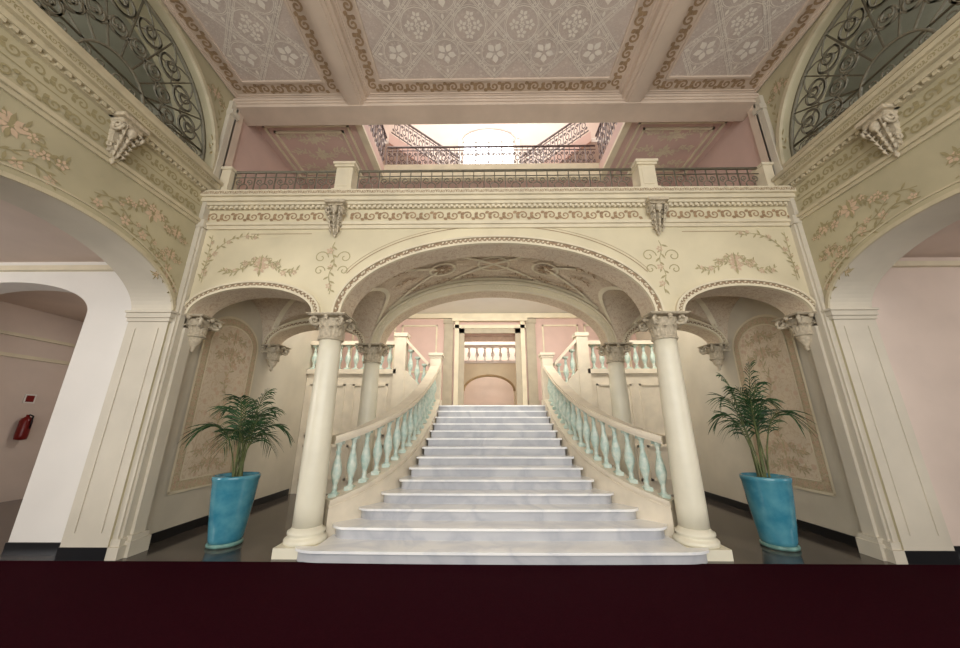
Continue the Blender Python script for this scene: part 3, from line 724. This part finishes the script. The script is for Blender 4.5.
# ------------------------------------------------------------------ stair hall back wall + doorway + room beyond
b=MB(); y0,y1=11.0,11.25
b.box(-WX+.0,-.88,y0,y1,0,5.2); b.box(.88,WX,y0,y1,0,5.2); b.box(-.88,.88,y0,y1,4.5,5.2); b.box(-.88,.88,y0,y1,0,NST*R)
wb=b.obj('wall_back',[M_pink])
b=MB()
for sg in (-1,1):
    b.box(sg*.84,sg*1.02,y0-.07,y0,NST*R,4.66,1); b.box(sg*1.02,sg*1.16,y0-.12,y0,NST*R,4.9); b.box(sg*1.22,sg*1.52,y0-.05,y0,NST*R,5.0,1)
    b.box(sg*1.20,sg*1.55,y0-.09,y0,NST*R,NST*R+.25,1); b.box(sg*1.20,sg*1.55,y0-.09,y0,4.85,5.0,1)
    for (x0,x1) in ((1.75,2.95),(3.15,4.6)):
        for q in ((x0,x0+.05,3.2,4.8),(x1-.05,x1,3.2,4.8),(x0,x1,3.2,3.25),(x0,x1,4.75,4.8)): b.box(sg*q[0],sg*q[1],y0-.03,y0,q[2],q[3])
b.box(-1.02,1.02,y0-.07,y0,4.5,4.66,1); b.box(-1.2,1.2,y0-.12,y0,4.66,4.78); b.box(-1.25,1.25,y0-.18,y0,4.9,5.0)
b.box(-WX+.01,WX-.01,y0-.12,y0,5.02,5.18)
b.obj('door_1',[M_trim,M_grey])
b=MB(); b.box(-WX,WX,YB2+.01,10.99,5.19,5.205); b.obj('ceiling_stair_hall',[M_white])
b=MB()
b.box(-2.5,2.5,11.26,15,1.95,NST*R-.005,0); b.box(-2.6,-2.5,11.26,15,0,7,1); b.box(2.5,2.6,11.26,15,0,7,1); b.box(-2.5,2.5,15,15.1,0,7,1); b.box(-2.5,2.5,11.26,15.1,6.0,6.1,1)
S=[(-2.5,NST*R,3.95),(-1.0,NST*R,3.95),(-1.0,2.85,3.95)]+[(u,z,3.95) for u,z in arc(0,1.0,2.85,.6,24)][1:-1]+[(1.0,2.85,3.95),(1.0,NST*R,3.95),(2.5,NST*R,3.95)]
b.aw(S,lambda u,d,z:(u,13.6+.3*d,z),2)
for i in range(24):
    (a,c),(d,e)=arc(0,1.0,2.85,.6,24)[i:i+2]; b.tube([(a,13.57,c),(d,13.57,e)],.05,6,5)
b.box(-2.5,2.5,13.55,13.95,3.95,4.05,3); b.box(-2.5,2.5,13.6,13.8,4.62,4.72,3)
for k in range(16): baluster(b,-2.4+k*.32,13.7,4.05,.58,3,8)
b.box(-.88,.88,11.26,11.32,4.3,4.5,4)
b.obj('room_beyond_doorway',[M_brown,M_pinkw,M_cream,M_white,M_brown,M_gold])

# ------------------------------------------------------------------ aisles
for sg in (-1,1):
    nm='left' if sg<0 else 'right'
    b=MB()
    b.box(sg*(WX+.6),sg*10.6,-3.2,9.0,4.12,4.2,1)
    b.box(sg*10.5,sg*10.6,-3.2,9.0,0,4.12,1)
    if sg<0:
        mpw=lambda u,d,z:(u,4.93+.35*d,z)
        S=[(-10.5,0,4.12),(-9.1,0,4.12),(-9.1,3.25,4.12)]+[(u,z,4.12) for u,z in arc(-7.72,1.38,3.25,.52,30)][1:-1]+[(-6.34,3.25,4.12),(-6.34,0,4.12),(-5.45,0,4.12)]
        b.aw(S,mpw,0,0)
        b.box(-10.5,-5.45,8.4,8.5,0,4.12,1)
        b.box(-10.5,-5.45,8.36,8.4,3.0,3.08,2); b.box(-10.5,-5.45,8.33,8.4,3.45,3.52,2)
        b.box(-10.5,-10.46,5.3,8.4,3.0,3.08,2); b.box(-10.5,-10.43,5.3,8.4,3.45,3.52,2)
    else:
        b.box(5.45,10.5,4.93,5.28,0,4.12,1)
    b.box(sg*5.45,sg*10.5,4.86,4.93,3.95,4.03,2)
    b.obj('wall_aisle_'+nm,[M_white,M_pinkw,M_trim])
    k=MB(); 
    if sg<0: k.box(-6.34,-5.45,4.905,4.93,0,.14); k.box(-10.5,-9.1,4.905,4.93,0,.14)
    else: k.box(5.45,10.5,4.905,4.93,0,.14)
    k.obj('baseboard_aisle_'+nm,[M_black])
mb=MB(); ex,ey=-10.38,7.75
mb.lathe([(.02,-.24),(.095,-.22),(.10,-.15),(.10,.16),(.08,.22),(.03,.26),(.03,.3)],ex,ey,1.5,16,0); mb.tube([(ex+.03,ey,1.8),(ex+.12,ey,1.77),(ex+.13,ey,1.5)],.015,6,1); mb.box(-10.5,ex-.06,ey-.03,ey+.03,1.45,1.65,1)
mb.obj('fire_extinguisher',[M_red,M_black])
mb=MB(); mb.box(-10.5,-10.48,ey-.1,ey+.1,2.05,2.25,0); mb.box(-10.48,-10.475,ey-.07,ey+.07,2.08,2.22,1); mb.obj('wall_sign',[M_white,M_red])

# ------------------------------------------------------------------ entrance wall behind the camera
b=MB()
for (x0,x1) in ((-4.85,-4.2),(-1.9,-1.3),(1.3,1.9),(4.2,4.85)): b.box(x0,x1,-3.5,-3.2,0,7.6)
b.box(-WX-.6,-WX,-3.5,-3.2,0,7.6); b.box(WX,WX+.6,-3.5,-3.2,0,7.6)
b.box(-4.2,4.2,-3.5,-3.2,4.2,5.4); b.box(-4.2,4.2,-3.5,-3.2,7.1,7.6)
b.box(-10.6,-5.45,-3.5,-3.2,0,4.2); b.box(5.45,10.6,-3.5,-3.2,0,4.2)
b.obj('wall_entrance',[M_cream])
k=2
for (x0,x1) in ((-4.2,-1.9),(-1.3,1.3),(1.9,4.2)):
    for (z0,z1) in ((0,4.2),(5.4,7.1)):
        b=MB(); n=4
        for i in range(n+1):
            x=x0+(x1-x0)*i/n; b.box(max(x0,x-.03),min(x1,x+.03),-3.42,-3.36,z0,z1)
        for i in range(5):
            z=z0+(z1-z0)*i/4; b.box(x0,x1,-3.42,-3.36,max(z0,z-.03),min(z1,z+.03))
        b.obj('window_%d'%k,[M_white]); k+=1

# ------------------------------------------------------------------ potted palms
def palm(cx,cy,seed,hs,spread,nf,droop):
    rnd=random.Random(seed)
    root=empty('potted_palm',(cx,cy,0))
    mb=MB(); S=.86; HH=.95
    mb.lathe([(r*S,z*HH) for r,z in [(.20,.0),(.245,.005),(.255,.03),(.245,.05),(.23,.055)]],0,0,0,40,1)
    mb.lathe([(r*S,z*HH) for r,z in [(.23,.05),(.245,.10),(.272,.30),(.305,.55),(.325,.75),(.335,.86),(.345,.88),(.35,.91),(.345,.94),(.33,.945),(.315,.92),(.31,.88)]],0,0,0,40,0)
    mb.obj('glazed_pot',[M_teal,M_tealrim],root)
    s=MB(); s.lathe([(.0,.835),(.2,.85),(.27,.84),(.27,.83)],0,0,0,24,0); s.obj('soil',[M_soil],root)
    L=MB()
    for i in range(nf):
        az=i*2.39996+rnd.uniform(-.25,.25)
        q=(i+.5)/nf
        lean=spread*(.30+.85*q)*rnd.uniform(.9,1.1); H=hs*(1.14-.30*q)*rnd.uniform(.92,1.06)
        bx,by=rnd.uniform(-.06,.06),rnd.uniform(-.06,.06)
        P=[]; N=26
        for t in range(N+1):
            u=t/N
            r=lean*(.18*u+.82*u**2.0); z=.84+H*(1.20*u-(.18+droop*q)*u**4)
            P.append((bx+r*cos(az),by+r*sin(az),z))
        L.tube(P,[.011*(1-.8*t/N)+.002 for t in range(N+1)],5,1)
        for t in range(11,N+1):
            u=(t-11)/(N-11); p=P[t]; p0=P[t-1]
            d=[p[k]-p0[k] for k in range(3)]; l=sqrt(sum(x*x for x in d)); d=[x/l for x in d]
            side=(-sin(az),cos(az),0)
            ll=(.36*sin(pi*(.30+.56*u)))*rnd.uniform(.8,1.15)
            for k in (-1,1):
                fw=.85+.4*u+rnd.uniform(-.1,.1)
                dr=[side[j]*k*.72+d[j]*fw for j in range(3)]; nn=sqrt(sum(x*x for x in dr)); dr=[x/nn*1.1 for x in dr]; w=.011
                vs=[]; dd=rnd.uniform(.35,.9)
                for s_,ww in ((0,.5),(.25,1),(.55,.9),(.8,.55),(1,.05)):
                    c=[p[j]+dr[j]*ll*s_ for j in range(3)]; c[2]-=dd*ll*s_*s_
                    vs+= [tuple(c[j]+d[j]*w*ww for j in range(3)),(c[0],c[1],c[2]-.006*ww),tuple(c[j]-d[j]*w*ww for j in range(3))]
                L.add(vs,[(a*3+b_,a*3+b_+1,a*3+b_+4,a*3+b_+3) for a in range(4) for b_ in range(2)],0,True)
    L.obj('fronds',[M_leaf,M_stem],root)
palm(-3.80,5.34,3,1.14,.66,12,.62)
palm(3.82,5.34,11,1.38,.42,12,.42)

# ------------------------------------------------------------------ lights
from mathutils import Vector
def area(name,loc,tgt,sx,sy,p,c=(1,1,1)):
    l=bpy.data.lights.new(name,'AREA'); l.shape='RECTANGLE'; l.size=sx; l.size_y=sy; l.energy=p; l.color=c
    o=bpy.data.objects.new(name,l); o.location=loc; sc.collection.objects.link(o)
    o.rotation_euler=(Vector(tgt)-Vector(loc)).to_track_quat('-Z','Y').to_euler(); return o
area('daylight_entrance',(0,-3.15,2.3),(0,3,2.0),8.2,3.8,430,(1,.985,.96))
area('daylight_entrance_upper',(0,-3.15,6.2),(0,3,4.8),8.2,1.6,170,(1,.975,.945))
area('daylight_aisle_left',(-10.3,1.0,2.3),(-6,4.6,1.6),3.0,3.0,270,(1,.99,.98))
area('daylight_aisle_right',(10.3,1.0,2.3),(6,4.6,1.6),3.0,3.0,165,(1,.98,.95))
area('daylight_left_room',(-8,8.2,3.6),(-9,6.5,1.0),2,.5,30,(1,.95,.9))
area('skylight_stairwell',(0,7.2,12.5),(0,7.2,5),6,3.5,340,(1,.98,.97))
area('fill_light_stair_hall',(0,7.45,4.9),(0,10.5,3.9),4.2,.4,105,(1,.96,.9))  # added fill hidden behind the rear arcade, brightens landing and back wall
for sg in (-1,1): area('fill_light_side',(sg*3.7,7.45,4.6),(sg*3.4,10,2.0),1.8,.8,45,(1,.96,.9))  # added pair of unseen fills for the side halls, no fixture there
for sg in (-1,1): area('gallery_fill_light',(sg*8.1,2.5,6.5),(sg*6,3.5,6.3),3,1.4,60,(1,1,.96))  # added fill inside each side gallery to lift the grille background, no window built
area('light_room_beyond',(0,14.2,5.9),(0,13,3),3,1,200,(1,.97,.92))
w=bpy.data.worlds.new('world'); sc.world=w; w.use_nodes=True
w.node_tree.nodes['Background'].inputs[0].default_value=(.85,.92,1,1); w.node_tree.nodes['Background'].inputs[1].default_value=1.0

# ------------------------------------------------------------------ camera
cd=bpy.data.cameras.new('camera'); cam=bpy.data.objects.new('camera',cd); sc.collection.objects.link(cam)
cd.sensor_width=36; cd.lens=340/960*36; cd.clip_start=.05
cam.location=(-.2,0,1.6); cam.rotation_euler=(radians(90+16.4),0,radians(.65))
sc.camera=cam
sc.view_settings.view_transform='Standard'; sc.view_settings.look='None'; sc.view_settings.exposure=0.05
